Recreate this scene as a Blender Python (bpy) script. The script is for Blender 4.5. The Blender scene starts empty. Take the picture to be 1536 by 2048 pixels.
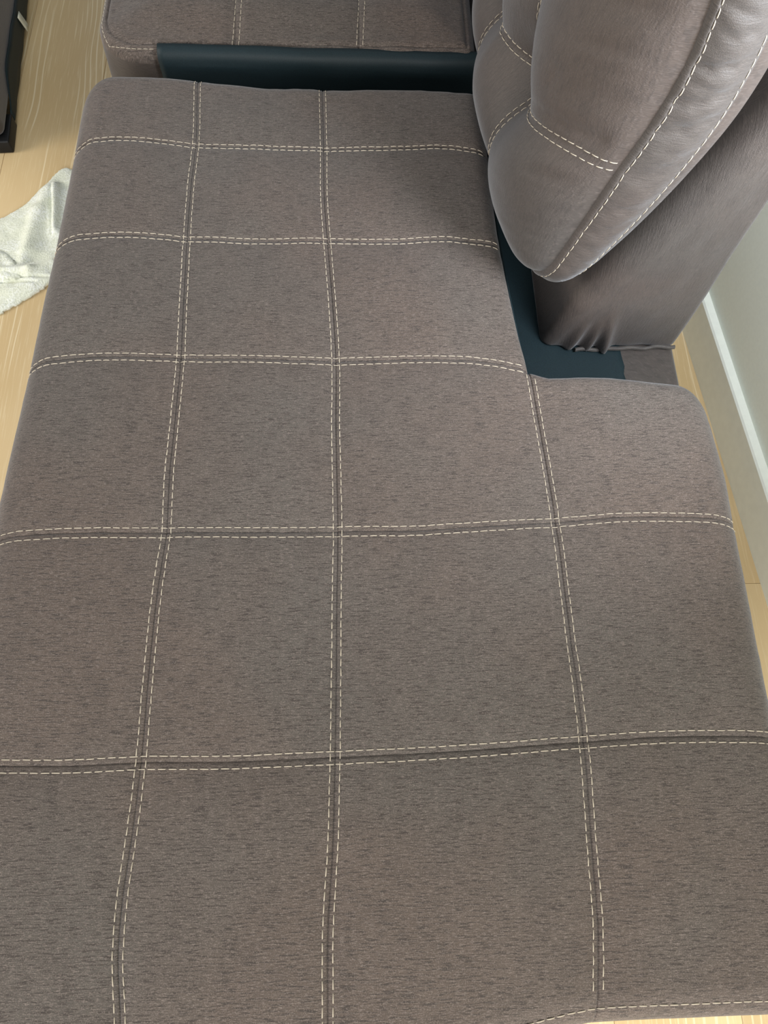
import bpy, math, random
import numpy as np
from mathutils import Matrix, Vector
random.seed(7)
rng = np.random.default_rng(5)
SC = bpy.context.scene
COL = SC.collection

# ------------------------------------------------------------------ camera
CAMZ = 1.28
CR = np.array([0.99909783, -0.02452292, 0.0346721])
CU = np.array([0.00979214, 0.92745553, 0.37380525])
CF = np.array([0.04132363, 0.3731285, -0.92685893])
FPX = 1502.0
cam = bpy.data.cameras.new('camera')
cam.sensor_fit = 'VERTICAL'
cam.sensor_height = 24.0
cam.lens = FPX / 2048.0 * 24.0
cam.clip_start = 0.02
co = bpy.data.objects.new('camera', cam)
COL.objects.link(co)
co.matrix_world = Matrix(((CR[0], CU[0], -CF[0], 0), (CR[1], CU[1], -CF[1], 0),
                          (CR[2], CU[2], -CF[2], CAMZ), (0, 0, 0, 1)))
SC.camera = co

# ------------------------------------------------------------------ light
SC.view_settings.view_transform = 'Standard'
SC.view_settings.look = 'None'
SC.view_settings.gamma = 1.0
SC.view_settings.use_curve_mapping = False
SC.view_settings.exposure = 0.42
w = bpy.data.worlds.new('world'); SC.world = w
w.use_nodes = True
w.node_tree.nodes['Background'].inputs[0].default_value = (0.86, 0.93, 1.0, 1)
w.node_tree.nodes['Background'].inputs[1].default_value = 0.46


def area(name, loc, target, sx, sy, power, col):
    l = bpy.data.lights.new(name, 'AREA')
    l.shape = 'RECTANGLE'; l.size = sx; l.size_y = sy
    l.energy = power; l.color = col
    o = bpy.data.objects.new(name, l); COL.objects.link(o)
    o.location = loc
    o.rotation_euler = (Vector(target) - Vector(loc)).to_track_quat('-Z', 'Y').to_euler()
    return o


area('window_light_left', (-3.1, 0.75, 1.45), (0.0, 0.5, 0.3), 1.5, 1.5, 46, (1.0, 0.93, 0.82))
area('window_light_behind', (-0.1, -2.0, 1.45), (0.7, 0.6, 0.1), 1.5, 1.3, 58, (1.0, 0.98, 0.94))
fill_r = area('cushion_fill_right', (0.68, 0.38, 0.98), (0.42, 0.66, 0.78), 0.4, 0.3, 6.5, (0.86, 0.92, 1.0))  # small lamp added just off the wall to brighten the cushion's upper end
fill_r.data.spread = math.radians(120)


# ------------------------------------------------------------------ helpers
def bp(px, py, z):
    """world point of a photo pixel on the horizontal plane at height z"""
    d = CF + (px - 768) / FPX * CR - (py - 1024) / FPX * CU
    t = (z - CAMZ) / d[2]
    return d[0] * t, d[1] * t


def spline(pts, ax):
    """smooth monotone-abscissa interpolator through points; ax = index of abscissa"""
    p = np.array(sorted(pts, key=lambda q: q[ax]), float)
    x = p[:, ax]; y = p[:, 1 - ax]
    h = np.diff(x); dl = np.diff(y) / h
    m = np.zeros(len(x)); m[0] = dl[0]; m[-1] = dl[-1]
    m[1:-1] = (dl[:-1] * h[1:] + dl[1:] * h[:-1]) / (h[1:] + h[:-1])

    def f(q):
        q = np.asarray(q, float)
        i = np.clip(np.searchsorted(x, q) - 1, 0, len(h) - 1)
        t = (q - x[i]) / h[i]
        tc = np.clip(t, 0, 1)
        hh = h[i]
        v = ((2*tc**3 - 3*tc**2 + 1) * y[i] + (tc**3 - 2*tc**2 + tc) * hh * m[i] +
             (-2*tc**3 + 3*tc**2) * y[i+1] + (tc**3 - tc**2) * hh * m[i+1])
        v = v + np.where(t < 0, t * hh * m[0], 0) + np.where(t > 1, (t - 1) * hh * m[-1], 0)
        return v
    return f


def smooth(e0, e1, x):
    t = np.clip((np.asarray(x, float) - e0) / (e1 - e0), 0, 1)
    return t * t * (3 - 2 * t)


def vnoise(x, y, seed=0):
    """smooth value noise on arrays"""
    x = np.asarray(x, float); y = np.asarray(y, float)
    xi = np.floor(x); yi = np.floor(y); fx = x - xi; fy = y - yi
    fx = fx*fx*(3-2*fx); fy = fy*fy*(3-2*fy)

    def hsh(a, b):
        v = np.sin(a * 127.1 + b * 311.7 + seed * 74.7) * 43758.5453
        return v - np.floor(v)
    return ((hsh(xi, yi)*(1-fx) + hsh(xi+1, yi)*fx)*(1-fy) +
            (hsh(xi, yi+1)*(1-fx) + hsh(xi+1, yi+1)*fx)*fy) * 2 - 1


def mesh_obj(name, V, F, mat, parent=None, uv=None, smooth_on=True):
    me = bpy.data.meshes.new(name)
    me.from_pydata([tuple(map(float, v)) for v in V], [], [tuple(map(int, f)) for f in F])
    if uv is not None:
        ul = me.uv_layers.new(name='UVMap')
        li = np.empty(len(me.loops), np.int32)
        me.loops.foreach_get('vertex_index', li)
        ul.data.foreach_set('uv', np.asarray(uv, float)[li].astype(np.float32).ravel())
    me.update()
    if smooth_on:
        me.polygons.foreach_set('use_smooth', [True] * len(me.polygons))
    me.materials.append(mat)
    o = bpy.data.objects.new(name, me); COL.objects.link(o)
    if parent is not None:
        o.parent = parent
        o.matrix_parent_inverse = Matrix.Translation(-parent_loc(parent))
    return o


def parent_loc(p):
    # a top-level empty sits at its own location; mesh parts are built in world coordinates
    return p.location.copy() if p.parent is None else Vector((0, 0, 0))


def empty(name, loc):
    o = bpy.data.objects.new(name, None); COL.objects.link(o)
    o.location = loc; o.empty_display_size = 0.1
    return o


def tag(o, label=None, cat=None, group=None, kind=None):
    if label: o['label'] = label
    if cat: o['category'] = cat
    if group: o['group'] = group
    if kind: o['kind'] = kind
    return o


def box(x0, x1, y0, y1, z0, z1, bev=0.0, seg=3):
    """bevelled box as verts, faces, uv (rounded along all edges by bmesh)"""
    import bmesh
    bm = bmesh.new()
    bmesh.ops.create_cube(bm, size=1)
    for v in bm.verts:
        v.co = Vector(((x0 + x1)/2 + v.co.x*(x1-x0), (y0+y1)/2 + v.co.y*(y1-y0), (z0+z1)/2 + v.co.z*(z1-z0)))
    if bev > 0:
        bmesh.ops.bevel(bm, geom=bm.edges[:], offset=bev, segments=seg, profile=0.5, affect='EDGES', clamp_overlap=True)
    bm.verts.index_update()
    V = [tuple(v.co) for v in bm.verts]; F = [[v.index for v in f.verts] for f in bm.faces]
    bm.free()
    uv = [(v[0] + v[1]*0.9, v[2] + v[1]*0.2) for v in V]
    return V, F, uv


def merge(parts):
    V = []; F = []; U = []
    for v, f, u in parts:
        k = len(V); V += list(v); U += list(u); F += [[i + k for i in q] for q in f]
    return V, F, U


def grid_faces(n, m, keep=None, flip=False):
    F = []
    for i in range(n - 1):
        for j in range(m - 1):
            if keep is None or keep(i, j):
                q = (i*m + j, (i+1)*m + j, (i+1)*m + j + 1, i*m + j + 1)
                F.append(q[::-1] if flip else q)
    return F


def prism_xz(poly, y0, y1, bev=0.0, seg=3):
    import bmesh
    bm = bmesh.new()
    a = [bm.verts.new((x, y0, z)) for x, z in poly]
    b = [bm.verts.new((x, y1, z)) for x, z in poly]
    n = len(poly)
    bm.faces.new(a); bm.faces.new(b[::-1])
    for i in range(n):
        bm.faces.new((a[i], b[i], b[(i+1) % n], a[(i+1) % n]))
    bmesh.ops.recalc_face_normals(bm, faces=bm.faces[:])
    if bev:
        bmesh.ops.bevel(bm, geom=bm.edges[:], offset=bev, segments=seg, profile=0.5, affect='EDGES', clamp_overlap=True)
    bm.verts.index_update()
    V = [tuple(v.co) for v in bm.verts]; F = [[v.index for v in f.verts] for f in bm.faces]
    bm.free()
    return V, F, [(v[0] + v[1]*0.9, v[2] + v[1]*0.2) for v in V]


def thread(P, N, period=0.0112, fill=0.86, wid=0.00062, hgt=0.0006, start=0.004, skip=None, jit=0.0003):
    """separate sewn stitches laid along polyline P with surface normals N -> verts, faces"""
    P = np.asarray(P, float); N = np.asarray(N, float)
    L = np.concatenate([[0], np.cumsum(np.linalg.norm(np.diff(P, axis=0), axis=1))])
    V = []; F = []
    s = start
    while s + period * fill < L[-1]:
        ln = period * fill * random.uniform(0.93, 1.05)
        off = random.uniform(-jit, jit); off2 = random.uniform(-jit, jit)
        qs = np.array([0, .12, .5, .88, 1.0]) * ln + s
        c = np.stack([np.interp(qs, L, P[:, k]) for k in range(3)], 1)
        n = np.stack([np.interp(qs, L, N[:, k]) for k in range(3)], 1)
        n /= np.linalg.norm(n, axis=1)[:, None]
        tdir = c[-1] - c[0]; tdir /= (np.linalg.norm(tdir) + 1e-9)
        b = np.cross(n, tdir)
        up = np.array([-0.0006, 0.0002, 0.0005, 0.0002, -0.0006])
        rr = np.array([0.35, 0.9, 1.0, 0.9, 0.35])
        lat = np.linspace(off, off2, 5)
        k0 = len(V)
        if skip is None or not skip(c[2]):
            for k in range(5):
                for q in range(5):
                    a = math.pi * 2 * q / 5 + 0.3
                    V.append(c[k] + b[k] * (lat[k] + math.cos(a) * wid * rr[k]) + n[k] * (up[k] + math.sin(a) * hgt * rr[k]))
            for k in range(4):
                for q in range(5):
                    F.append((k0 + k*5 + q, k0 + k*5 + (q+1) % 5, k0 + (k+1)*5 + (q+1) % 5, k0 + (k+1)*5 + q))
            F.append([k0 + q for q in range(5)][::-1]); F.append([k0 + 20 + q for q in range(5)])
        s += period * random.uniform(0.985, 1.015)
    return V, F


def thread_obj(lines, parent, mat, name='stitching', **kw):
    V = []; F = []
    for P, N in lines:
        v, f = thread(P, N, **kw)
        k = len(V); V += v; F += [[i + k for i in q] for q in f]
    o = mesh_obj(name, V, F, mat, parent)
    o['kind'] = 'stuff'
    return o


# ------------------------------------------------------------------ materials
def new_mat(name):
    m = bpy.data.materials.new(name); m.use_nodes = True
    nt = m.node_tree
    return m, nt, nt.nodes['Principled BSDF']


def nd(nt, typ, **kw):
    n = nt.nodes.new(typ)
    for k, v in kw.items():
        if k.startswith('i_'):
            key = k[2:]
            n.inputs[int(key) if key.isdigit() else key].default_value = v
        else:
            setattr(n, k, v)
    return n


def mixc(nt, fac, a, b, blend='MIX'):
    n = nt.nodes.new('ShaderNodeMix'); n.data_type = 'RGBA'; n.blend_type = blend
    for key, v in ((0, fac), (6, a), (7, b)):
        if hasattr(v, 'is_linked') or hasattr(v, 'links'):
            nt.links.new(v, n.inputs[key])
        elif isinstance(v, (int, float)):
            n.inputs[key].default_value = v
        else:
            n.inputs[key].default_value = (*v, 1)
    return n.outputs[2]


def scaled(nt, src, sc, rot=0):
    n = nt.nodes.new('ShaderNodeMapping')
    n.inputs['Scale'].default_value = sc
    n.inputs['Rotation'].default_value = (0, 0, rot)
    nt.links.new(src, n.inputs[0])
    return n.outputs[0]


def noise(nt, vec, scale=1.0, detail=2.0, rough=0.5):
    n = nd(nt, 'ShaderNodeTexNoise')
    n.inputs['Scale'].default_value = scale; n.inputs['Detail'].default_value = detail
    n.inputs['Roughness'].default_value = rough
    nt.links.new(vec, n.inputs['Vector'])
    return n.outputs[0]


def ramp(nt, src, lo, hi, a=0.0, b=1.0):
    n = nd(nt, 'ShaderNodeMapRange', interpolation_type='SMOOTHSTEP')
    n.inputs[1].default_value = lo; n.inputs[2].default_value = hi
    n.inputs[3].default_value = a; n.inputs[4].default_value = b
    nt.links.new(src, n.inputs[0])
    return n.outputs[0]


def bump(nt, bs, hs):
    prev = None
    for h, st, dist in hs:
        n = nd(nt, 'ShaderNodeBump'); n.inputs['Strength'].default_value = st
        n.inputs['Distance'].default_value = dist
        nt.links.new(h, n.inputs['Height'])
        if prev: nt.links.new(prev, n.inputs['Normal'])
        prev = n.outputs[0]
    nt.links.new(prev, bs.inputs['Normal'])


def fabric(name, col, sheen=0.24, streak=1.0, rough=0.82, spec=0.18):
    m, nt, b = new_mat(name)
    uv = nd(nt, 'ShaderNodeUVMap').outputs[0]
    wob = noise(nt, scaled(nt, uv, (9, 9, 1)), 1, 1)
    big = noise(nt, scaled(nt, uv, (2.6, 2.3, 1)), 1, 3, 0.55)
    mid = noise(nt, scaled(nt, uv, (30, 45, 1)), 1, 3, 0.6)
    s1 = noise(nt, scaled(nt, uv, (52, 560, 1)), 1, 2, 0.6)
    s2 = noise(nt, scaled(nt, uv, (170, 900, 1)), 1, 2, 0.6)
    s3 = noise(nt, scaled(nt, uv, (800, 950, 1)), 1, 1, 0.5)
    s4 = noise(nt, scaled(nt, uv, (900, 700, 1)), 1, 0, 0.5)
    dark = tuple(c * 0.50 for c in col)
    lite = tuple(min(1, c * 2.0) for c in col)
    warm = (col[0] * 1.05, col[1] * 0.99, col[2] * 0.93)
    cool = (col[0] * 0.97, col[1] * 1.04, col[2] * 1.03)
    c0 = mixc(nt, ramp(nt, big, 0.38, 0.62), cool, warm)
    c1 = mixc(nt, ramp(nt, s1, 0.50, 0.62, 0, 0.95 * streak), c0, dark)
    c2 = mixc(nt, ramp(nt, s2, 0.52, 0.66, 0, 0.70 * streak), c1, lite)
    c3 = mixc(nt, ramp(nt, s3, 0.35, 0.65, 0.0, 0.45 if streak > 0.9 else 0.25), c2, dark)
    c4 = mixc(nt, ramp(nt, mid, 0.45, 0.68, 0.0, 0.20), c3, dark)
    c4 = mixc(nt, ramp(nt, s4, 0.58, 0.74, 0.0, 0.45 if streak > 0.9 else 0.08), c4, lite)
    nt.links.new(c4, b.inputs['Base Color'])
    b.inputs['Roughness'].default_value = rough
    b.inputs['Specular IOR Level'].default_value = spec
    b.inputs['Sheen Weight'].default_value = sheen
    b.inputs['Sheen Roughness'].default_value = 0.38
    b.inputs['Sheen Tint'].default_value = (0.92, 0.95, 1.0, 1)
    bump(nt, b, [(s1, 0.5, 0.0008), (s3, 0.5, 0.0007), (mid, 0.2, 0.0012)])
    return m


def plain(name, col, rough=0.6, nscale=0.0, nstr=0.1, spec=0.3, var=0.15, coord='Object', nx=(1, 1, 1), ndist=0.001):
    m, nt, b = new_mat(name)
    tc = nd(nt, 'ShaderNodeTexCoord').outputs[coord]
    n1 = noise(nt, scaled(nt, tc, tuple(max(nscale, 5) * k for k in nx)), 1, 3)
    c = mixc(nt, ramp(nt, n1, 0.3, 0.7), tuple(k * (1 - var) for k in col), tuple(min(1, k * (1 + var)) for k in col))
    nt.links.new(c, b.inputs['Base Color'])
    b.inputs['Roughness'].default_value = rough
    b.inputs['Specular IOR Level'].default_value = spec
    if nscale:
        bump(nt, b, [(n1, nstr, ndist)])
    return m


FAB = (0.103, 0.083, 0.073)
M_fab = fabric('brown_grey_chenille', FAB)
M_fab2 = fabric('brown_grey_chenille_smooth_shaded', (0.062, 0.050, 0.045), sheen=0.28, streak=0.4, rough=0.6, spec=0.4)  # darker copy of the seat cloth; colour carries the shade on cushions and backrest
M_lin = plain('teal_black_lining', (0.010, 0.020, 0.024), 0.55, 900, 0.3, 0.25, 0.2, ndist=0.0004)
M_thread = plain('cream_thread', (0.43, 0.37, 0.29), 0.7, 0, var=0.1)
M_black = plain('black_plastic', (0.006, 0.006, 0.007), 0.5, 0)
M_tag = plain('white_tag', (0.72, 0.72, 0.60), 0.7, 0)
M_wall = plain('green_grey_paint', (0.82, 0.86, 0.78), 0.6, 160, 0.08, 0.25, 0.015, ndist=0.0006)
M_base = plain('painted_baseboard', (0.84, 0.87, 0.80), 0.45, 60, 0.04, 0.35, 0.02)
M_core = plain('plank_core', (0.45, 0.35, 0.2), 0.8, 0)

# towel terry
M_towel, nt, b = new_mat('terry_cloth')
tc = nd(nt, 'ShaderNodeTexCoord').outputs['Object']
n1 = noise(nt, scaled(nt, tc, (260, 260, 260)), 1, 2, 0.6)
n2 = noise(nt, scaled(nt, tc, (26, 26, 26)), 1, 3)
c = mixc(nt, ramp(nt, n2, 0.35, 0.65), (0.80, 0.82, 0.68), (0.90, 0.92, 0.85))
c = mixc(nt, ramp(nt, n1, 0.35, 0.6), (0.72, 0.74, 0.60), c)
nt.links.new(c, b.inputs['Base Color']); b.inputs['Roughness'].default_value = 0.95
b.inputs['Sheen Weight'].default_value = 0.3
bump(nt, b, [(n1, 0.9, 0.0016), (n2, 0.4, 0.004)])

# wood planks : per-object variation
M_wood, nt, b = new_mat('limed_oak')
tc = nd(nt, 'ShaderNodeTexCoord').outputs['Object']
oi = nd(nt, 'ShaderNodeObjectInfo').outputs['Random']
cmb = nd(nt, 'ShaderNodeCombineXYZ'); nt.links.new(oi, cmb.inputs[2])
vm = nd(nt, 'ShaderNodeVectorMath', operation='MULTIPLY'); nt.links.new(cmb.outputs[0], vm.inputs[0]); vm.inputs[1].default_value = (1, 1, 37)
va = nd(nt, 'ShaderNodeVectorMath', operation='ADD'); nt.links.new(tc, va.inputs[0]); nt.links.new(vm.outputs[0], va.inputs[1])
v = va.outputs[0]
warp = noise(nt, scaled(nt, v, (7, 1.6, 1)), 1, 2)
wv = nd(nt, 'ShaderNodeTexWave', wave_type='BANDS', bands_direction='X', wave_profile='SIN')
nt.links.new(scaled(nt, v, (1.0, 0.05, 1)), wv.inputs['Vector'])
wv.inputs['Scale'].default_value = 22; wv.inputs['Distortion'].default_value = 0
dm = nd(nt, 'ShaderNodeMath', operation='MULTIPLY'); nt.links.new(warp, dm.inputs[0]); dm.inputs[1].default_value = 34
nt.links.new(dm.outputs[0], wv.inputs['Phase Offset'])
grain = wv.outputs[1]
brk = ramp(nt, noise(nt, scaled(nt, v, (30, 3, 1)), 1, 2), 0.42, 0.62)
gm = nd(nt, 'ShaderNodeMath', operation='MULTIPLY'); nt.links.new(ramp(nt, grain, 0.82, 0.97, 0, 0.6), gm.inputs[0]); nt.links.new(brk, gm.inputs[1])
grainf = gm.outputs[0]
fine = noise(nt, scaled(nt, v, (420, 14, 1)), 1, 3, 0.6)
bl = noise(nt, scaled(nt, v, (5, 1.5, 1)), 1, 2)
c = mixc(nt, ramp(nt, bl, 0.3, 0.7), (0.60, 0.435, 0.225), (0.70, 0.53, 0.30))
c = mixc(nt, grainf, c, (0.88, 0.76, 0.52))
c = mixc(nt, ramp(nt, fine, 0.52, 0.72, 0, 0.35), c, (0.82, 0.69, 0.45))
hv = nd(nt, 'ShaderNodeHueSaturation'); nt.links.new(c, hv.inputs['Color'])
vr = nd(nt, 'ShaderNodeMapRange'); nt.links.new(oi, vr.inputs[0]); vr.inputs[3].default_value = 0.92; vr.inputs[4].default_value = 1.12
nt.links.new(vr.outputs[0], hv.inputs['Value'])
nt.links.new(hv.outputs[0], b.inputs['Base Color'])
b.inputs['Roughness'].default_value = 0.42
b.inputs['Specular IOR Level'].default_value = 0.35
bump(nt, b, [(fine, 0.15, 0.0004)])

# ------------------------------------------------------------------ floor, wall, baseboard
V, F, U = box(-2.6, 0.78, -2.6, 3.6, -0.03, -0.012)
floor = tag(mesh_obj('floor', V, F, M_core, smooth_on=False), 'pale limed wood plank floor under the sofa', kind='structure')
PW = 0.19
x0 = -0.577 - PW * 11
pm = {}
for i in range(40):
    xa = x0 + i * PW
    if xa > 0.80: break
    xb = min(xa + PW, 0.80)
    off = (i * 0.47 + 0.29) % 1.25
    y = -2.6 - off
    while y < 3.6:
        ya, yb = max(y, -2.6), min(y + 1.25, 3.6)
        if yb - ya > 0.03:
            key = (round(xb - xa, 4), round(yb - ya, 4))
            if key not in pm:
                v_, f_, u_ = box(0.0003, key[0] - 0.0003, 0.0003, key[1] - 0.0003, -0.012, 0, 0.0007, 1)
                me = bpy.data.meshes.new('plank'); me.from_pydata(v_, [], f_); me.materials.append(M_wood)
                pm[key] = me
            o = bpy.data.objects.new('plank', pm[key]); COL.objects.link(o)
            o.location = (xa, ya, 0); o.parent = floor
        y += 1.25


def wx(y):
    return 0.688 - 0.088 * (y - 0.88)


def wall_strip(name, prof, mat, y0=-2.4, y1=3.4):
    """extrude an (offset from wall line, z) profile along the wall"""
    V = []; n = len(prof)
    for y in (y0, y1):
        for o_, z in prof: V.append((wx(y) + o_, y, z))
    F = [(i, (i+1) % n, n + (i+1) % n, n + i) for i in range(n)] + [tuple(range(n))[::-1], tuple(range(n, 2*n))]
    return mesh_obj(name, V, F, mat, smooth_on=False)


tag(wall_strip('wall_right', [(0.0175, 0.0), (0.0175, 2.6), (0.13, 2.6), (0.13, 0.0)], M_wall),
    'pale green grey painted wall beside the sofa', kind='structure')
tag(wall_strip('baseboard_right', [(0, 0.0), (0, 0.096), (0.003, 0.0995), (0.019, 0.1), (0.019, 0.0)], M_base),
    'low painted baseboard with a bright top edge', kind='structure')

# ------------------------------------------------------------------ chaise
S = 0.43
chaise = tag(empty('chaise_sofa', (0, 0.4, 0)),
             'large brown-grey L-shaped chaise seat with cream double stitching in a grid, filling the view', 'sofa')


def pz(pts, z=S):
    return [bp(x, y, z) for x, y in pts]


row_px = {
    1: [(-200, 1528), (0, 1532), (140, 1532), (280, 1525), (450, 1524), (672, 1515), (900, 1504), (1168, 1484), (1350, 1473), (1536, 1474), (1640, 1480)],
    2: [(-40, 1080), (60, 1070), (170, 1065), (331, 1063), (520, 1063), (675, 1061), (850, 1059), (1000, 1050), (1112, 1043), (1250, 1033), (1370, 1033), (1500, 1040)],
    3: [(30, 727), (100, 720), (200, 713), (361, 715), (520, 717), (671, 720), (850, 716), (960, 720), (1060, 738)],
    4: [(100, 484), (170, 474), (250, 470), (373, 475), (500, 480), (654, 480), (800, 482), (900, 480), (990, 489)],
    5: [(130, 292), (200, 282), (260, 280), (391, 290), (500, 294), (647, 297), (780, 297), (900, 294), (975, 303)],
}
col_px = {
    1: [(395, 172), (391, 290), (380, 380), (373, 475), (366, 600), (361, 715), (348, 850), (338, 950), (331, 1063), (315, 1170), (300, 1300), (280, 1525), (265, 1650), (243, 1800), (234, 1920), (238, 2030)],
    2: [(645, 190), (647, 297), (648, 400), (654, 480), (664, 600), (671, 720), (671, 850), (673, 950), (675, 1061), (673, 1200), (672, 1350), (670, 1515), (665, 1700), (656, 1850), (655, 2030)],
    3: [(1060, 738), (1085, 880), (1112, 1043), (1138, 1250), (1168, 1484), (1185, 1700), (1197, 1850), (1198, 2000)],
}
rowf = {j: spline(pz(p), 0) for j, p in row_px.items()}
YF = -0.197
YN = 0.541
rowf[0] = spline([(-.6, -.232), (-.2, -.232), (0.02, -.228), (.145, -.210), (.231, -.1985), (.32, -.197), (.6, -.197)], 0)
rowf[6] = spline([(-.6, 1.092), (-.38, 1.092), (-.233, 1.085), (-.205, 1.080), (-.046, 1.072), (.082, 1.074), (.206, 1.068), (.4, 1.068)], 0)
_r3 = rowf[3]
xcn = 0.2355


def _row3(x):
    x = np.asarray(x, float)
    return np.where(x <= xcn, _r3(np.minimum(x, xcn)), _r3(xcn) + (YN - 0.004 - _r3(xcn)) * smooth(xcn, xcn + 0.03, x) - 0.006 * smooth(0.30, 0.45, x))


rowf[3] = _row3
colf = {k: spline(pz(p), 1) for k, p in col_px.items()}
colf[0] = spline([(-.444, -.3), (-.444, .0), (-.443, .37), (-.441, .417), (-.435, .581), (-.427, .785), (-.424, .96), (-.422, 1.15)], 1)
colf[4] = spline([(.489, -.3), (.488, .11), (.490, .31), (.491, .40), (.486, .476), (.484, .6)], 1)
c3lo = colf[3]
c3hi = spline([(xcn, .541), (.226, .641), (.2175, .763), (.2155, .936), (.213, 1.053), (.212, 1.2)], 1)
colf[3] = lambda y: np.where(np.asarray(y) < 0.545, c3lo(y), c3hi(y) + (c3lo(0.545) - c3hi(0.545)) * (1 - smooth(0.545, 0.62, y)))


def xy_of(s, t):
    s = np.asarray(s, float); t = np.asarray(t, float)
    x = -0.44 + s * 0.23; y = YF + t * 0.2
    for _ in range(14):
        cx = [colf[k](y) for k in range(5)]
        k = np.clip(np.floor(s).astype(int), 0, 3); f = s - k
        cxa = np.stack(cx, 0)
        x = np.take_along_axis(cxa, k[None], 0)[0] * (1-f) + np.take_along_axis(cxa, k[None]+1, 0)[0] * f
        ry = np.stack([rowf[j](x) for j in range(7)], 0)
        j = np.clip(np.floor(t).astype(int), 0, 5); g = t - j
        y = np.take_along_axis(ry, j[None], 0)[0] * (1-g) + np.take_along_axis(ry, j[None]+1, 0)[0] * g
    return x, y


RC = 0.056


def corner(x, y, cx, cy, sx, sy, Rx, Ry):
    """squeeze the square corner at (cx,cy) to a quarter round; returns x,y,d,R,mask"""
    a = 1 - (cx - x) * sx / RC; b_ = 1 - (cy - y) * sy / RC
    msk = (a > 0) & (b_ > 0)
    a = np.clip(a, 0, 1); b_ = np.clip(b_, 0, 1)
    a2 = a * np.sqrt(1 - b_**2 / 2); b2 = b_ * np.sqrt(1 - a**2 / 2)
    rho = np.hypot(a2, b2)
    xn = cx - sx * RC * (1 - a2); yn = cy - sy * RC * (1 - b2)
    R = (Rx * a2**2 + Ry * b2**2) / (rho**2 + 1e-9)
    return xn, yn, RC * (1 - np.minimum(rho, 1)), R, msk


def edge_drop(d, R):
    q = np.clip((R - d) / R, 0, 1)
    return R * (1 - np.sqrt(np.maximum(1 - q**2, 0)))


def seat_surf(s, t):
    s = np.asarray(s, float); t = np.asarray(t, float)
    x, y = xy_of(s, t)
    X, Y = x.copy(), y.copy()
    RL, RRt, RFr, RFa = 0.05, 0.052, 0.030, 0.022
    dl = x - colf[0](y); dr = colf[4](y) - x
    dfr = y - rowf[0](x); dfa = rowf[6](x) - y
    xc = colf[3](y)
    Rn = 0.013 + 0.014 * smooth(0.60, 0.9, y)
    dn = np.where(t >= 3, xc - x, np.where(s >= 3, rowf[3](x) - y, np.hypot(x - xc, np.minimum(rowf[3](x) - y, 9))))
    dn = np.where((t < 3) & (s < 3), np.hypot(np.maximum(xcn - x, 0), np.maximum(rowf[3](x) - y, 0)), dn)
    Rn = np.where((s > 3), 0.013 + 0.014 * smooth(0.33, 0.44, x), Rn)
    d1 = edge_drop(dl, RL); d2 = np.where(t <= 3, edge_drop(dr, RRt), 0)
    d3 = edge_drop(dfr, RFr); d4 = edge_drop(dfa, RFa); d5 = edge_drop(dn, Rn)
    drop = np.sqrt(d1**2 + d2**2 + d3**2 + d4**2 + d5**2)
    # rounded plan corners
    for (cx, cy, sx, sy, Rx, Ry, cond) in (
            (colf[0](1.06), rowf[6](-0.38), -1, 1, RL, RFa, t > 5),
            (colf[0](YF), rowf[0](-.4), -1, -1, RL, RFr, t < 1),
            (colf[4](YF), rowf[0](.45), 1, -1, RRt, RFr, t < 1),
            (colf[4](YN - 0.03), rowf[3](0.47), 1, 1, RRt, 0.027, (t <= 3) & (s > 3))):
        xn, yn, dd, R, mk = corner(x, y, cx, cy, sx, sy, Rx, Ry)
        mk = mk & cond
        X = np.where(mk, xn, X); Y = np.where(mk, yn, Y)
        drop = np.where(mk, edge_drop(dd, R), drop)
    # padding, seams
    fs = s - np.round(s); ft = t - np.round(t)
    wsx = np.abs(fs) * 0.225; wty = np.abs(ft) * 0.225
    inner_s = (np.round(s) >= 1) & (np.round(s) <= 3)
    inner_t = (np.round(t) >= 1) & (np.round(t) <= 5) & ~((s > 3) & (np.round(t) >= 3))
    inner_s = inner_s & ~((np.round(s) == 3) & (t > 3))
    gs = np.where(inner_s, np.exp(-(wsx / 0.0008)**2) * 0.0017 + np.exp(-(wsx / 0.010)**2) * 0.0012, 0)
    gt = np.where(inner_t, np.exp(-(wty / 0.0008)**2) * 0.0017 + np.exp(-(wty / 0.010)**2) * 0.0012, 0)
    fade = smooth(0, 0.03, S - 0 - (S - drop) * 0 - drop * 0 + 0.03)
    ps = np.sin(np.pi * (s - np.floor(s))) ** 0.7; pt = np.sin(np.pi * (t - np.floor(t))) ** 0.7
    puff = 0.0045 * np.nan_to_num(ps) * np.nan_to_num(pt)
    und = 0.0030 * vnoise(x * 5 + 3, y * 4, 1) + 0.0012 * vnoise(x * 16, y * 13, 2)
    # short puckers running off the seams
    pk = 0.0007 * vnoise(x * 16, y * 70, 3) * np.exp(-(wsx / 0.03)**2) + 0.0007 * vnoise(x * 70, y * 16, 4) * np.exp(-(wty / 0.03)**2)
    # the front hem seam, 13 mm in from the edge
    hem = np.where(t < 1, 0.0022 * np.exp(-((dfr - 0.019) / 0.0022)**2), 0)
    z = S + puff + und + pk - gs - gt - drop - hem
    return X, Y, z, drop, dfr


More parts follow.
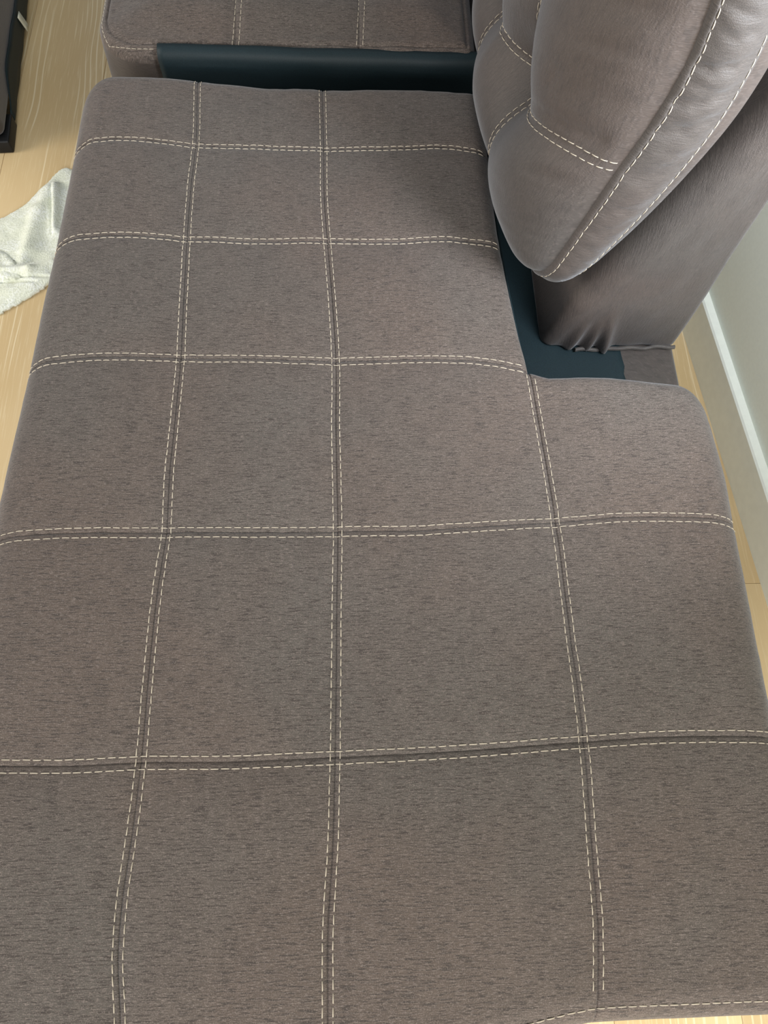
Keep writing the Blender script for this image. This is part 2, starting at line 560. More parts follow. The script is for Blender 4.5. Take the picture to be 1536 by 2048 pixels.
def axis_line(k0, k1, wid, edges_lo, edges_hi, fine=0.0075):
    """param values between seams k0..k1 (integers), clustered at seams/edges"""
    out = []
    near_seam = np.array([0, 0.0004, 0.0009, 0.0016, 0.003, 0.005, 0.0075, 0.0105, 0.015]) / wid
    near_edge = np.array([0, 0.0004, 0.0012, 0.0025, 0.0045, 0.007, 0.010, 0.0135, 0.0175, 0.022, 0.027, 0.033, 0.040, 0.048]) / wid
    for k in range(k0, k1):
        a = near_edge if k in edges_lo else near_seam
        b_ = near_edge if (k + 1) in edges_hi else near_seam
        mid = np.linspace(a[-1], 1 - b_[-1], max(int((1 - a[-1] - b_[-1]) * wid / fine), 2) + 1)[1:-1]
        seg = np.concatenate([a, mid, (1 - b_)[::-1]])
        out.append(k + seg)
    return out


# the foam body under its sewn cover
ox = [(-.425, YF+.03), (.468, YF+.03), (.468, .50), (.21, .505), (.195, 1.045), (-.405, 1.055)]
V = [(x, y, S - 0.035) for x, y in ox] + [(x, y, S - 0.126) for x, y in ox]
F = [tuple(range(6)), tuple(range(6, 12))[::-1]] + [(i, 6 + i, 6 + (i+1) % 6, (i+1) % 6) for i in range(6)]
seat = mesh_obj('seat_cushion', V, F, M_lin, chaise, uv=[(v_[0], v_[1]) for v_ in V], smooth_on=False)

scol = axis_line(0, 4, 0.225, {0, 3.5}, {4})
trow = axis_line(0, 6, 0.215, {0}, {6})
# notch side of the left block wants edge spacing too
scolC = axis_line(2, 3, 0.225, set(), {3})[0]
trowN = axis_line(2, 3, 0.215, set(), {3})[0]
for i in range(4):
    for j in range(6):
        if i == 3 and j >= 3: continue
        sv = scolC if (i == 2 and j >= 3) else scol[i]
        tv = trowN if (i == 3 and j == 2) else trow[j]
        Sg, Tg = np.meshgrid(sv, tv, indexing='ij')
        X, Y, Z, D, _ = seat_surf(Sg, Tg)
        # give the sampled seams a curled-in lip so each panel is its own piece of cloth
        n, m = Sg.shape
        V = np.stack([X, Y, Z], -1).reshape(-1, 3)
        UV = np.stack([X + np.where(Sg < 0.5, -D, 0) + np.where(Sg > 3.5, D, 0), Y], -1).reshape(-1, 2)
        V = V.tolist(); UV = UV.tolist()
        F = grid_faces(n, m)

        def skirt(idx, mode, V=V, UV=UV, F=F):
            levels = [0.012, 0.03, 0.06, 0.09, 0.118]
            base = list(idx)
            prev = base
            for q, lv in enumerate(levels):
                cur = []
                for bi in base:
                    x, y, z = V[bi]
                    tuck = 0.012 * (lv / 0.118) ** 2
                    dx, dy = 0.25 - x, 0.4 - y
                    cur.append(len(V))
                    if mode == 'x-': px, py = x + tuck, y
                    elif mode == 'x+': px, py = x - tuck, y
                    elif mode == 'y+': px, py = x, y - tuck
                    else: px, py = x, y + tuck
                    V.append([px, py, min(z, S - 0.005) - lv + 0.0]); UV.append([UV[bi][0] + (-(lv) if mode == 'x-' else lv if mode == 'x+' else 0), UV[bi][1] + (lv if mode == 'y+' else -lv if mode == 'y-' else 0)])
                for q2 in range(len(base) - 1):
                    F.append((prev[q2], prev[q2+1], cur[q2+1], cur[q2]))
                prev = cur
        if i == 0: skirt([q for q in range(m)][::-1], 'x-')
        if (i == 3): skirt([(n-1)*m + q for q in range(m)], 'x+')
        if (i == 2 and j >= 3): skirt([(n-1)*m + q for q in range(m)], 'x+')
        if j == 0: skirt([q*m for q in range(n)], 'y-')
        if j == 5 or (i == 3 and j == 2): skirt([q*m + m - 1 for q in range(n)][::-1], 'y+')
        mesh_obj('seat_panel', V, F, M_fab, seat, uv=UV)


def seat_line(sfun, tfun, u):
    s = sfun(u); t = tfun(u)
    X, Y, Z, _, _ = seat_surf(s, t)
    P = np.stack([X, Y, Z], -1)
    e = 2e-3
    a = seat_surf(s + e, t); b_ = seat_surf(s - e, t); c_ = seat_surf(s, t + e); d_ = seat_surf(s, t - e)
    ds = np.stack([a[k] - b_[k] for k in range(3)], -1); dt = np.stack([c_[k] - d_[k] for k in range(3)], -1)
    N = np.cross(ds, dt); N /= np.linalg.norm(N, axis=1)[:, None] + 1e-12
    N[N[:, 2] < 0] *= -1
    return P, N


OFF = 0.0052
for k in (1, 2, 3):
    t1 = 6 - 0.01 if k < 3 else 2.985
    u = np.linspace(0.105 if k == 3 else 0.085, t1, 900)
    for sg in (-1, 1):
        wl = 0.225 if sg > 0 else 0.225
        off = sg * OFF / (0.205 if (k, sg) not in ((2, 1), (3, -1), (3, 1)) else 0.262)
        thread_obj([seat_line(lambda q: np.full_like(q, k + off), lambda q: q, u)], seat, M_thread)
for j in (1, 2, 3, 4, 5):
    s1 = 3.985 if j < 3 else 2.985
    u = np.linspace(0.008, s1, 900)
    for sg in (-1, 1):
        off = sg * OFF / 0.215
        thread_obj([seat_line(lambda q: q, lambda q: np.full_like(q, j + off), u)], seat, M_thread)
# hem along the front
u = np.linspace(0.25, 3.8, 700)
thread_obj([seat_line(lambda q: q, lambda q: np.full_like(q, 0.062) + 0.012 * smooth(2.2, 3.0, q) * 0 - 0.03 * (1 - smooth(2.2, 3.0, q)), u)], seat, M_thread, period=0.0104)

# lining on the notch side of the seat body
P = []
ys = np.linspace(0.552, 1.05, 30)
V = []; F = []
for y in ys:
    xx = float(c3hi(y))
    for z in (S - 0.022, S - 0.06, S - 0.118): V.append((xx + 0.003, y, z))
F = grid_faces(30, 3)
o = mesh_obj('seat_lining', V, F, M_lin, seat)
sm = o.modifiers.new('thick', 'SOLIDIFY'); sm.thickness = 0.002
o['label'] = 'dark teal lining cloth along the notch side of the seat'

# base frame
ZP = 0.303
parts = [box(-.418, .474, YF + .03, .60, 0.05, ZP, 0.012), ]
V, F, U = merge([prism for prism in [box(-.418, .505, YF + .035, 1.06, 0.05, ZP, 0.012, 3)]])
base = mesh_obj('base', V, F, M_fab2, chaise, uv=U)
# lining sheet tacked on the top of the base, in the notch
xs = np.linspace(0.19, 0.419, 26); ys = np.linspace(0.46, 1.05, 46)
Xg, Yg = np.meshgrid(xs, ys, indexing='ij')
Zg = ZP + 0.0016 + 0.0008 * vnoise(Xg * 30, Yg * 30, 8)
Xg = Xg + np.where(Xg > 0.41, 0.002 * vnoise(Yg * 60, Yg * 0, 4), 0)
V = np.stack([Xg, Yg, Zg], -1).reshape(-1, 3)
o = mesh_obj('base_lining', V, grid_faces(26, 46), M_lin, base, uv=V[:, :2])
sm = o.modifiers.new('thick', 'SOLIDIFY'); sm.thickness = 0.0016
o['label'] = 'dark teal lining cloth on top of the base'
for (fx, fy) in ((-.38, -.12), (.44, -.12), (-.38, 1.0), (.46, 1.0), (.46, .46)):
    V, F, U = box(fx - .03, fx + .03, fy - .03, fy + .03, 0, .052, .004)
    mesh_obj('leg', V, F, M_black, chaise, uv=U)


# backrest frame: wedge with a padded end face
def bfx(z):
    return np.interp(z, [0.30, 0.40, 0.559, 0.72, 0.80, 0.86], [0.292, 0.318, 0.378, 0.442, 0.452, 0.462])


def end_face(u, v):
    """u 0..1 from the sloping front to the wall side, v 0..1 upward"""
    z = 0.3045 + v * (0.85 - 0.3045)
    xa = bfx(z); xb = 0.503 + 0.0015 * np.sin(v * 9)
    x = xa + (xb - xa) * u
    du = u * (xb - xa); dr = (1 - u) * (xb - xa); dt = (1 - v) * 0.5455; db = v * 0.5455
    y = 0.666 + edge_drop(du, 0.016 + 0.02 * np.clip(v * 3, 0, 1)) + edge_drop(dr, 0.010) + edge_drop(dt, 0.03) + edge_drop(db, 0.008)
    y = y - 0.004 * np.sin(np.pi * np.clip(u, 0, 1)) * np.sin(np.pi * v)
    # gathered folds where the cover is pulled over the lower front corner
    fold = np.zeros_like(y)
    for (uc, sl, wd, hh, am) in ((0.20, -0.1, 0.040, 0.16, 0.010), (0.33, -0.25, 0.035, 0.15, 0.012), (0.46, -0.75, 0.042, 0.19, 0.017)):
        fold += am * np.exp(-((u - uc - sl * (v)) / wd)**2) * (1 - smooth(0.03, hh, v))
    y = y - fold + 0.0010 * vnoise(u * 8, v * 14, 6)
    return x, y, z


nu, nv = 70, 90
uu = np.unique(np.concatenate([np.linspace(0, 1, nu - 8), [0.005, 0.012, 0.02, 0.98, 0.99, 0.995]])); vv = np.unique(np.concatenate([np.linspace(0, 1, nv - 4), [0.003, 0.006, 0.01]]))
Ug, Vg = np.meshgrid(uu, vv, indexing='ij')
X, Y, Z = end_face(Ug, Vg)
n, m = X.shape
V = np.stack([X, Y, Z], -1).reshape(-1, 3).tolist(); UV = np.stack([Z, X], -1).reshape(-1, 2).tolist()
F = grid_faces(n, m)
loop = [q for q in range(m)][::-1] + [q*m for q in range(1, n)] + [(n-1)*m + q for q in range(1, m)] + [q*m + m - 1 for q in range(n - 2, 0, -1)]
k0 = len(V)
for bi in loop:
    V.append([V[bi][0], 1.12, V[bi][2]]); UV.append([UV[bi][0], UV[bi][1] + 0.4])
L = len(loop)
for q in range(L):
    F.append((loop[q], loop[(q+1) % L], k0 + (q+1) % L, k0 + q)[::-1])
F.append([k0 + q for q in range(L)])
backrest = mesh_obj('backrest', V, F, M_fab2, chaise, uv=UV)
# piped seam along the bottom of the end face
V = []; F = []
nn = 60
for q in range(nn):
    a = q / (nn - 1)
    x = 0.345 + a * 0.158
    c_ = (x, 0.664 - 0.006 * (1 - a) + 0.001 * math.sin(a * 25), 0.3085 + 0.0012 * math.sin(a * 17))
    for r_ in range(6):
        an = r_ * math.pi / 3
        V.append((c_[0], c_[1] + 0.0035 * math.cos(an), c_[2] + 0.0035 * math.sin(an)))
for q in range(nn - 1):
    for r_ in range(6):
        F.append((q*6 + r_, q*6 + (r_+1) % 6, q*6 + 6 + (r_+1) % 6, q*6 + 6 + r_))
mesh_obj('piping', V, F, M_fab2, backrest, uv=[(v_[0], v_[1]) for v_ in V])

# ------------------------------------------------------------------ back cushions
seam_z = [0.46, 0.476, 0.568, 0.653, 0.719, 0.786, 0.848, 0.95]
seam_x = [0.252, 0.257, 0.280, 0.299, 0.315, 0.324, 0.322, 0.315]
seam2_x = [0.300, 0.306, 0.345, 0.373, 0.388, 0.392, 0.388, 0.38]


def make_back_cushion(y0, y1, z0, z1, dx, label, detail=True):
    root = tag(empty('back_cushion', (0.3 + dx, (y0+y1)/2, z0)), label, 'cushion', 'plump back cushions leaning on the sofa backs')
    if not detail: root['group'] = 'plump back cushions leaning on the sofa backs'
    W = y1 - y0; H = z1 - z0; rc = 0.055
    sxf = spline(list(zip(seam_x, seam_z)), 1); sxb = spline(list(zip(seam2_x, seam_z)), 1)
    na, nb = (150, 120) if detail else (60, 50)
    av = np.linspace(0, 1, na); bv = np.linspace(0, 1, nb)
    # denser rows near the edges
    ease = lambda q: 0.5 - 0.5 * np.cos(np.pi * q) if False else q + 0.5 * 0.16 * -np.sin(2 * np.pi * q)
    av = ease(av); bv = ease(bv)
    A, B = np.meshgrid(av, bv, indexing='ij')

    def yz(A, B):
        y = y0 + A * W; z = z0 + B * H
        for (cy, cz, sy, sz) in ((y0, z0, -1, -1), (y1, z0, 1, -1), (y0, z1, -1, 1), (y1, z1, 1, 1)):
            a = 1 - (cy - y) * sy / rc; b_ = 1 - (cz - z) * sz / rc
            mk = (a > 0) & (b_ > 0); a = np.clip(a, 0, 1); b_ = np.clip(b_, 0, 1)
            y = np.where(mk, cy - sy * rc * (1 - a * np.sqrt(1 - b_**2/2)), y)
            z = np.where(mk, cz - sz * rc * (1 - b_ * np.sqrt(1 - a**2/2)), z)
        return y, z

    ka = [1/3, 2/3]

    def zline(a):      # height fraction of the quilting seam that runs along the cushion
        return (0.653 - 0.045 * smooth(0, 0.33, a) - z0) / (0.93 - 0.46) if detail else 0.4 + 0 * a

    def front(A, B):
        y, z = yz(A, B)
        fa = (1 - np.abs(2*A - 1)**3.2); fb = (1 - np.abs(2*B - 1)**3.0)
        env = np.sqrt(np.clip(fa, 0, 1)) ** 1.1 * np.sqrt(np.clip(fb, 0, 1)) ** 1.1
        da = np.minimum(np.abs(A - ka[0]), np.abs(A - ka[1])) * W
        db = np.abs(B - zline(A)) * H
        ga = 0.13 + 0.22 * np.exp(-(db / 0.08)**2); gb = 0.20 + 0.16 * np.exp(-(da / 0.08)**2)
        puffm = (1 - ga * np.exp(-(da / 0.045)**1.2)) * (1 - gb * np.exp(-(db / 0.05)**1.2))
        tuft = 0.42 * np.exp(-((da**2 + db**2) / 0.045**2))
        bul = 0.116 * (1.0 + 0.08 * (1 - B)) * env * (puffm - tuft * 0.5)
        bul = bul - 0.0022 * env * (np.exp(-(da/0.0025)**2) + np.exp(-(db/0.0025)**2))
        # gathers radiating from the end seam
        wr = np.exp(-(A * W / 0.085)**2) * smooth(0.0, 0.02, A * W) * (0.3 + 0.7 * smooth(0.25, 0.5, B))
        bul = bul + 0.0050 * wr * vnoise(A * 3, (B * H + A * W * 0.5) * 42, 9) - 0.0060 * wr * np.exp(-np.abs(vnoise(A * 4, (B * H + A * W * 0.55) * 30, 14)) / 0.13) + 0.0022 * wr * vnoise(A * 5, (B * H + A * W * .4) * 90, 10)
        bul = bul + 0.003 * env * vnoise(A * 5, B * 6, 11)
        return sxf(z) + dx - bul, y, z

    def back(A, B):
        y, z = yz(A, B)
        fa = (1 - np.abs(2*A - 1)**3); fb = (1 - np.abs(2*B - 1)**3)
        env = np.sqrt(np.clip(fa, 0, 1)) * np.sqrt(np.clip(fb, 0, 1))
        return sxb(z) + dx + 0.034 * env ** 0.35 * (0.35 + 0.75 * B), y, z

    X, Y, Z = front(A, B); n, m = X.shape
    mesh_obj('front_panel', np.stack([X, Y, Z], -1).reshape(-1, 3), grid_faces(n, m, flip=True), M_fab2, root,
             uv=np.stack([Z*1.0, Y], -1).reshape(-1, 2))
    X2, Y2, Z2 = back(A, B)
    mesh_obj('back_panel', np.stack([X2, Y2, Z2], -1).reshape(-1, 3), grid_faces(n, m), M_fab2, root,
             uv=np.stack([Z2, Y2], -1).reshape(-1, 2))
    loop = [q for q in range(m)][::-1] + [q*m for q in range(1, n)] + [(n-1)*m + q for q in range(1, m)] + [q*m + m - 1 for q in range(n - 2, -1, -1)]
    P1 = np.stack([X, Y, Z], -1).reshape(-1, 3)[loop]; P2 = np.stack([X2, Y2, Z2], -1).reshape(-1, 3)[loop]
    L = len(loop)
    # outward direction in the yz plane
    T = np.roll(P1, -2, 0) - np.roll(P1, 2, 0)
    T[0] = P1[2] - P1[-3]
    Nn = np.stack([0*T[:, 0], T[:, 2], -T[:, 1]], -1)
    Nn /= np.linalg.norm(Nn, axis=1)[:, None] + 1e-9
    cen = np.array([0, (y0+y1)/2, (z0+z1)/2])
    sgn = np.sign(((P1 - cen) * Nn)[:, 1:].sum(1)); Nn *= sgn[:, None]
    arc = np.concatenate([[0], np.cumsum(np.linalg.norm(np.diff(P1, axis=0), axis=1))])

    def band(q):
        """q across the band 0 front seam .. 1 back seam"""
        base_ = P1 * (1 - q) + P2 * q
        welt = 0.0030 * math.exp(-((q - 0.075) / 0.06)**2) * 0 + (0.0022 * float(smooth(0.0, 0.02, q)) * (1 - float(smooth(0.065, 0.10, q))))
        bulge = 0.015 * math.sin(math.pi * q) ** 0.75
        hgt = np.clip((P1[:, 2] - 0.55) / 0.2, 0, 1)
        wr = (0.0042 * (0.5 - 1.6 * np.exp(-np.abs(vnoise(arc * 26 + q * 0.6, q * 0.35 + 0 * arc, 12)) / 0.14)) + 0.0022 * vnoise(arc * 130 - q * 2, q * 3 + 0 * arc, 13)) * math.sin(math.pi * min(1, q * 1.15)) ** 0.5 * (0.35 + 0.65 * hgt)
        return base_ + Nn * (bulge + welt + wr)[:, None] if hasattr(wr, 'shape') else base_
    qs = np.concatenate([[0, 0.004, 0.015, 0.04, 0.065, 0.075, 0.09, 0.105, 0.125, 0.16], np.linspace(0.2, 0.8, 14), [0.85, 0.9, 0.94, 0.97, 1.0]])
    G = np.stack([band(float(q)) for q in qs], 1)
    uvb = np.stack([np.repeat(arc[:, None]*0, len(qs), 1) + qs[None, :] * 0.08, np.repeat(arc[:, None], len(qs), 1)], -1)
    mesh_obj('side_band', G.reshape(-1, 3), grid_faces(L, len(qs)), M_fab2, root, uv=uvb.reshape(-1, 2))
    # threads on the band beside the two end seams
    i0, i1 = 0, L
    for q, nm in ((0.105, 0), (0.92, 1)):
        Pb = band(q) + Nn * 0.0004
        thread_obj([(Pb, Nn)], root, M_thread, period=0.0115, wid=0.0006)
    # double threads on the quilting seams
    def fl(a, b_):
        x, y, z = front(a, b_); P = np.stack([x, y, z], -1)
        e = 1e-3
        p = front(a + e, b_); q = front(a - e, b_); r_ = front(a, b_ + e); s_ = front(a, b_ - e)
        da = np.stack([p[k] - q[k] for k in range(3)], -1); db = np.stack([r_[k] - s_[k] for k in range(3)], -1)
        N = np.cross(db, da); N /= np.linalg.norm(N, axis=1)[:, None]
        N[N[:, 0] > 0] *= -1
        return P, N
    u = np.linspace(0.0, 0.996, 700)
    for sg in (-1, 1):
        for k in ka:
            thread_obj([fl(np.full_like(u, k + sg * 0.0048 / W), u)], root, M_thread, wid=0.0006)
        thread_obj([fl(u, zline(u) + sg * 0.0048 / H)], root, M_thread, wid=0.0006)
    return root


make_back_cushion(0.662, 1.235, 0.450, 0.93, 0.0,
                  'plump brown-grey quilted back cushion leaning on the backrest at upper right, nearest of the two')

# ------------------------------------------------------------------ neighbouring sofa section
sec = tag(empty('sofa_section', (-.1, 1.9, 0)),
          'separate brown-grey sofa section beyond the chaise, dark teal lining on its near side', 'sofa')
SY0, SY1, SX0, SX1 = 1.166, 2.55, -.418, .214
RC2 = 0.075
sseg = np.concatenate([np.array([0, .0005, .0015, .003, .005, .007, .009, .011, .013, .0145, .016, .0175, .019, .022, .026, .031, .038, .047, .06, .075, .085])])
xs = np.concatenate([SX0 + sseg, np.linspace(SX0 + .095, SX1 - .095, 110), (SX1 - sseg)[::-1]])
for cx_ in (-0.187, 0.018):
    xs = np.concatenate([xs, cx_ + np.array([-.005, -.0025, -.0012, 0, .0012, .0025, .005])])
xs = np.unique(np.round(xs, 5))
ys = np.unique(np.round(np.concatenate([SY0 + sseg, np.linspace(SY0 + .095, SY1 - .095, 120), (SY1 - sseg)[::-1]]), 5))


def sec_surf(x, y):
    x = np.asarray(x, float); y = np.asarray(y, float)
    X, Y = x.copy(), y.copy()
    dl = x - SX0; dr = SX1 - x; dn = y - SY0; df = SY1 - y
    R = 0.026
    drop = np.sqrt(edge_drop(dl, R)**2 + edge_drop(dr, R)**2 + edge_drop(dn, R)**2 + edge_drop(df, R)**2)
    dmin = np.minimum(np.minimum(dl, dr), np.minimum(dn, df))
    for (cx, cy, sx, sy) in ((SX0, SY0, -1, -1), (SX0, SY1, -1, 1)):
        a = 1 - (cx - x) * sx / RC2; b_ = 1 - (cy - y) * sy / RC2
        mk = (a > 0) & (b_ > 0); a = np.clip(a, 0, 1); b_ = np.clip(b_, 0, 1)
        a2 = a * np.sqrt(1 - b_**2/2); b2 = b_ * np.sqrt(1 - a**2/2); rho = np.hypot(a2, b2)
        X = np.where(mk, cx - sx * RC2 * (1 - a2), X); Y = np.where(mk, cy - sy * RC2 * (1 - b2), Y)
        dd = RC2 * (1 - np.minimum(rho, 1))
        drop = np.where(mk, edge_drop(dd, R), drop); dmin = np.where(mk, dd, dmin)
    groove = 0.0045 * np.exp(-((dmin - 0.0165) / 0.0022)**2)
    puff = 0.016 * smooth(0.016, 0.10, dmin) + 0.004 * vnoise(x * 6, y * 6, 20)
    pk = 0.0012 * vnoise(x * 60, y * 60, 21) * np.exp(-((dmin - 0.022) / 0.014)**2)
    gs = 0
    for cx in (-0.187, 0.018):
        gs = gs + 0.0015 * np.exp(-((x - cx) / 0.0016)**2) + 0.003 * np.exp(-((x - cx) / 0.014)**2)
    return X, Y, S - 0.014 + puff + pk - gs - groove - drop, dmin


Xg, Yg = np.meshgrid(xs, ys, indexing='ij')
X, Y, Z, D = sec_surf(Xg, Yg)
n, m = X.shape
V = np.stack([X, Y, Z], -1).reshape(-1, 3).tolist(); UV = np.stack([X, Y], -1).reshape(-1, 2).tolist()
o = mesh_obj('seat_cushion', V, grid_faces(n, m), M_fab, sec, uv=UV)
secseat = o
loop = [q for q in range(m)][::-1] + [q*m for q in range(1, n)] + [(n-1)*m + q for q in range(1, m)] + [q*m + m - 1 for q in range(n - 2, -1, -1)]
PL = np.array(V)[loop]
V2 = []; UV2 = []; L = len(loop)
arc = np.concatenate([[0], np.cumsum(np.linalg.norm(np.diff(PL, axis=0), axis=1))])
lv = [0, .01, .03, .08, .16, .25, .33, .36]
for q in range(L):
    for l_ in lv:
        # cover narrows a little towards the floor
        cx, cy = PL[q][0], PL[q][1]
        k = 0.012 * math.sin(math.pi * min(l_, .36) / .36 * 0.8) - 0.03 * (l_ / .36) ** 2
        ddx = (-1 if cx < SX0 + .06 else (1 if cx > SX1 - .06 else 0)); ddy = (-1 if cy < SY0 + .06 else (1 if cy > SY1 - .06 else 0))
        fx = min(1, max(0, (SX0 + .075 - cx) / .075)) if ddx < 0 else (min(1, max(0, (cx - SX1 + .075) / .075)) if ddx > 0 else 0)
        fy = min(1, max(0, (SY0 + .075 - cy) / .075)) if ddy < 0 else (min(1, max(0, (cy - SY1 + .075) / .075)) if ddy > 0 else 0)
        V2.append((cx + ddx * fx * k * 0.7, cy + ddy * fy * k * (0.25 if ddy < 0 else 0.5), PL[q][2] - l_))
        UV2.append((arc[q], l_))
mesh_obj('base', V2, grid_faces(L, len(lv), flip=False), M_fab2, sec, uv=UV2)
# lining sheet over the near side
xs_ = np.linspace(-0.312, 0.5, 90); zs_ = np.concatenate([np.linspace(S - 0.018, S - 0.045, 8), np.linspace(S - 0.055, 0.07, 16)])
Xg, Zg = np.meshgrid(xs_, zs_, indexing='ij')
dz = (S - 0.018) - Zg
Yg = SY0 - 0.0065 + np.where(dz < 0.022, edge_drop(dz, 0.022) * 0.75, 0) + 0.0015 * vnoise(Xg * 14, Zg * 22, 30) + 0.004 * smooth(.05, .3, dz) \
    - 0.0035 * np.exp(-((dz - 0.028) / 0.006)**2) * (0.5 + 0.5 * vnoise(Xg * 9, Xg * 0, 31))
Xg2 = Xg + np.where(Xg < -0.308, 0.0015 * vnoise(Zg * 120, Zg * 0, 32), 0)
V = np.stack([Xg2, Yg, Zg + 0.0035 * np.where(Xg > -9, 1, 0) - 0.006 * smooth(-.3, .2, Xg)], -1).reshape(-1, 3)
o = mesh_obj('side_lining', V, grid_faces(90, len(zs_)), M_lin, sec, uv=V[:, [0, 2]])
sm = o.modifiers.new('thick', 'SOLIDIFY'); sm.thickness = 0.0016
o['label'] = 'dark teal lining cloth covering the near side'


def sec_line(x, y, nrm=True):
    e = 1e-3
    p = sec_surf(x, y); P = np.stack(p[:3], -1)
    a = sec_surf(x + e, y); b_ = sec_surf(x - e, y); c_ = sec_surf(x, y + e); d_ = sec_surf(x, y - e)
    N = np.cross(np.stack([a[k] - b_[k] for k in range(3)], -1), np.stack([c_[k] - d_[k] for k in range(3)], -1))
    N /= np.linalg.norm(N, axis=1)[:, None] + 1e-12
    N[N[:, 2] < 0] *= -1
    return P, N


for cx in (-0.187, 0.018):
    for sg in (-1, 1):
        yv = np.linspace(SY0 + 0.016, SY1 - .02, 700)
        xv = cx + sg * 0.0052 + 0.006 * smooth(1.15, 1.3, yv)
        thread_obj([sec_line(xv, yv)], secseat, M_thread)
# topstitch round the left edge and the near left corner
d0 = 0.0085
xl = np.concatenate([np.full(300, SX0 + d0), np.linspace(SX0 + d0, -0.313, 80)[1:]])
yl = np.concatenate([np.linspace(SY1 - .1, SY0 + d0, 300), np.full(79, SY0 + d0)])
thread_obj([sec_line(xl, yl)], secseat, M_thread, period=0.0095)
for (fx, fy) in ((-.37, 1.22), (-.37, 2.48), (.44, 2.48), (.44, 1.22)):
    V, F, U = box(fx - .03, fx + .03, fy - .03, fy + .03, 0, .056, .004)
    mesh_obj('leg', V, F, M_black, sec, uv=U)
# its back frame
V, F, U = prism_xz([(.216, .05), (.216, .30), (.30, .31), (.385, .559), (.444, .72), (.46, .86), (.503, .86), (.503, .05)], 1.19, 2.55, 0.015, 3)
mesh_obj('backrest', V, F, M_fab2, sec, uv=U)
# second back cushion
make_back_cushion(1.275, 1.87, 0.458, 0.93, 0.006,
                  'brown-grey back cushion behind the quilted near one, only a sliver visible at top', detail=False)

# ------------------------------------------------------------------ third section, left edge
X1 = -0.745
oth = tag(empty('ottoman', (X1, 1.388, 0)),
          'dark brown-grey upholstered sofa block cut off by the upper left edge, on a black foot', 'ottoman')
V = []; UV = []
V, F, U = box(-1.65, X1 - 0.004, 1.392, 2.45, 0.03, 0.40, 0.022, 5)
body = mesh_obj('body', V, F, M_fab2, oth, uv=U)
V, F, U = box(-1.66, X1 + .006, 1.385, 2.46, 0.32, 0.435, 0.04, 6)
mesh_obj('seat_cushion', V, F, M_fab2, oth, uv=U)
# lining low along its right side
ys_ = np.linspace(1.47, 2.42, 60)
V = []
for y in ys_:
    top = 0.032 + 0.045 * float(smooth(1.47, 1.56, y)) - 0.012 * float(smooth(1.6, 1.9, y))
    for k in range(5):
        V.append((X1 - 0.0005 + 0.0008 * math.sin(y * 60 + k), y, 0.012 + (top - 0.012) * k / 4))
o = mesh_obj('side_lining', V, grid_faces(60, 5), M_lin, oth)
sm = o.modifiers.new('thick', 'SOLIDIFY'); sm.thickness = 0.002
o['label'] = 'black lining strip low on the right side'
for (fx, fy) in ((X1 - .045, 1.43), (X1 - .045, 2.40), (-1.6, 1.43), (-1.6, 2.40)):
    V, F, U = box(fx - .05, fx + .045, fy - .045, fy + .04, 0, .032, .004)
    mesh_obj('leg', V, F, M_black, oth, uv=U)
V = []
for k in range(6):
    for h_ in (0, 1):
        V.append((X1 + 0.003 + 0.004 * k / 5 + 0.001 * h_, 1.745 + 0.022 * h_ + 0.003 * k, 0.058 - 0.045 * k / 5))
o = mesh_obj('tag', V, grid_faces(6, 2), M_tag, oth)
sm = o.modifiers.new('thick', 'SOLIDIFY'); sm.thickness = 0.0008
o['label'] = 'small cream sewn-in tag'


# ------------------------------------------------------------------ towel on the floor
def sheet(name, poly, zf, mat, parent=None, nr=46, na=220, center=None, thick=0.004):
    P = np.array(poly + [poly[0]], float)
    L = np.concatenate([[0], np.cumsum(np.linalg.norm(np.diff(P, axis=0), axis=1))])
    q = np.linspace(0, L[-1], na, endpoint=False)
    bx_ = np.interp(q, L, P[:, 0]); by_ = np.interp(q, L, P[:, 1])
    for _ in range(2):
        bx_ = (np.roll(bx_, 1) + 2*bx_ + np.roll(bx_, -1)) / 4; by_ = (np.roll(by_, 1) + 2*by_ + np.roll(by_, -1)) / 4
    c = np.array(center) if center else P[:-1].mean(0)
    V = [(c[0], c[1], float(zf(c[0], c[1], 0.0)))]; F = []
    for i in range(1, nr + 1):
        r_ = (i / nr) ** 0.8
        x = c[0] + (bx_ - c[0]) * r_; y = c[1] + (by_ - c[1]) * r_
        if i == nr:
            x = x + 0.0012 * rng.normal(size=na); y = y + 0.0012 * rng.normal(size=na)
        z = zf(x, y, np.full(na, r_))
        V += list(zip(x, y, z))
    for j in range(na):
        F.append((0, 1 + j, 1 + (j+1) % na))
    for i in range(nr - 1):
        for j in range(na):
            a = 1 + i*na
            F.append((a + j, a + na + j, a + na + (j+1) % na, a + (j+1) % na))
    # turn the rim down to the floor
    k = len(V); a = 1 + (nr-1)*na
    for j in range(na):
        V.append((V[a+j][0], V[a+j][1], max(V[a+j][2] - thick, 0.0006)))
    for j in range(na):
        F.append((a + j, k + j, k + (j+1) % na, a + (j+1) % na))
    F.append([k + j for j in range(na)][::-1])
    return mesh_obj(name, V, F, mat, parent)


tpx = [(0, 437), (25, 423), (53, 406), (76, 381), (93, 367), (112, 346), (123, 337), (134, 333), (141, 336), (149, 342)]
tl = [(0, 626), (35, 606), (70, 585), (100, 565)]
up = [bp(x, y, 0.006) for x, y in tpx]; lo = [bp(x, y, 0.006) for x, y in tl]
poly = up + [(-.575, 1.26), (-.52, 1.14), (-.53, 1.07)] + lo[::-1] + [(-.80, .935), (-.90, .97), (-.93, 1.06), (-.88, 1.14), (-.81, 1.175)]


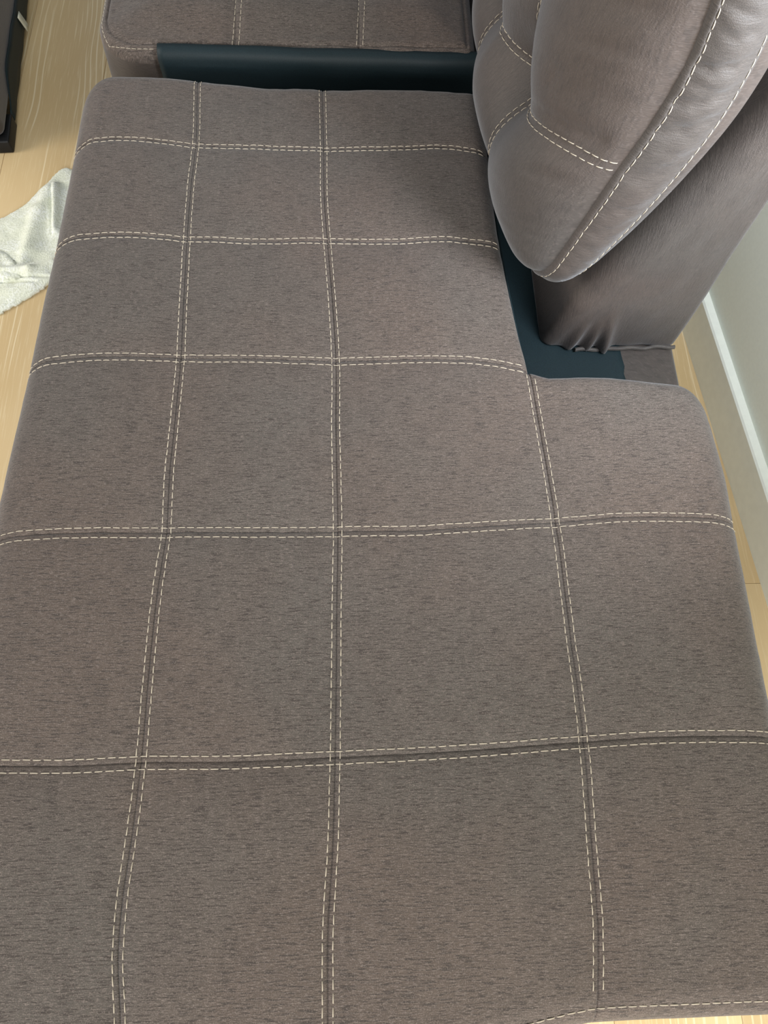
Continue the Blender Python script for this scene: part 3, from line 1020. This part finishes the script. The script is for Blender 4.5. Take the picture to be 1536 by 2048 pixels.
def ridge(x, y, x0_, y0_, x1_, y1_, w_, h_):
    dx, dy = x1_ - x0_, y1_ - y0_; l2 = dx*dx + dy*dy
    t = np.clip(((x - x0_)*dx + (y - y0_)*dy) / l2, 0, 1)
    d = np.hypot(x - x0_ - t*dx, y - y0_ - t*dy)
    return h_ * np.exp(-(d / w_)**2)


def tz(x, y, r_):
    z = 0.0075 + 0.0012 * vnoise(np.asarray(x) * 60, np.asarray(y) * 60, 40) + 0.0030 * (vnoise(np.asarray(x) * 14, np.asarray(y) * 14, 41) + 0.4)
    for p, q, w_, h_ in (((112, 372), (110, 460), 0.010, 0.012), ((95, 380), (60, 500), 0.016, 0.010), ((70, 420), (45, 520), 0.012, 0.006),
                         ((0, 545), (60, 540), 0.012, 0.012), ((60, 545), (105, 525), 0.012, 0.009), ((0, 585), (95, 556), 0.016, 0.008)):
        a = bp(*p, 0.01); b_ = bp(*q, 0.01)
        z = z + ridge(np.asarray(x), np.asarray(y), a[0], a[1], b_[0], b_[1], w_, h_)
    for p, q in (((0, 553), (100, 553)), ((0, 563), (70, 564)), ((104, 372), (103, 465))):
        a = bp(*p, 0.01); b_ = bp(*q, 0.01)
        z = z - ridge(np.asarray(x), np.asarray(y), a[0], a[1], b_[0], b_[1], 0.0025, 0.006)
    return np.maximum(z * (0.45 + 0.55 * np.sqrt(np.clip(1 - r_**6, 0, 1))), 0.0025)


towel = tag(empty('towel', (-.72, 1.1, 0)), 'rumpled off-white terry towel on the floor left of the chaise', 'towel')
sheet('cloth', poly, tz, M_towel, towel, nr=70, na=300, center=(-.70, 1.10))
fp = [bp(x, y, 0.02) for x, y in [(-60, 500), (-30, 488), (0, 496), (14, 503), (26, 518), (36, 534), (37, 546), (24, 554), (0, 552), (-40, 556), (-70, 540)]]


def fz(x, y, r_):
    z = 0.019 + 0.003 * vnoise(np.asarray(x) * 45, np.asarray(y) * 45, 50) + 0.0012 * vnoise(np.asarray(x) * 110, np.asarray(y) * 110, 51)
    return z * (0.62 + 0.38 * np.sqrt(np.clip(1 - r_**4, 0, 1)))


o = sheet('folded_corner', fp, fz, M_towel, towel, nr=24, na=120, thick=0.010)
o['label'] = 'towel corner folded over on itself'

oth.rotation_euler = (0, 0, 0.078)   # the block stands slightly askew
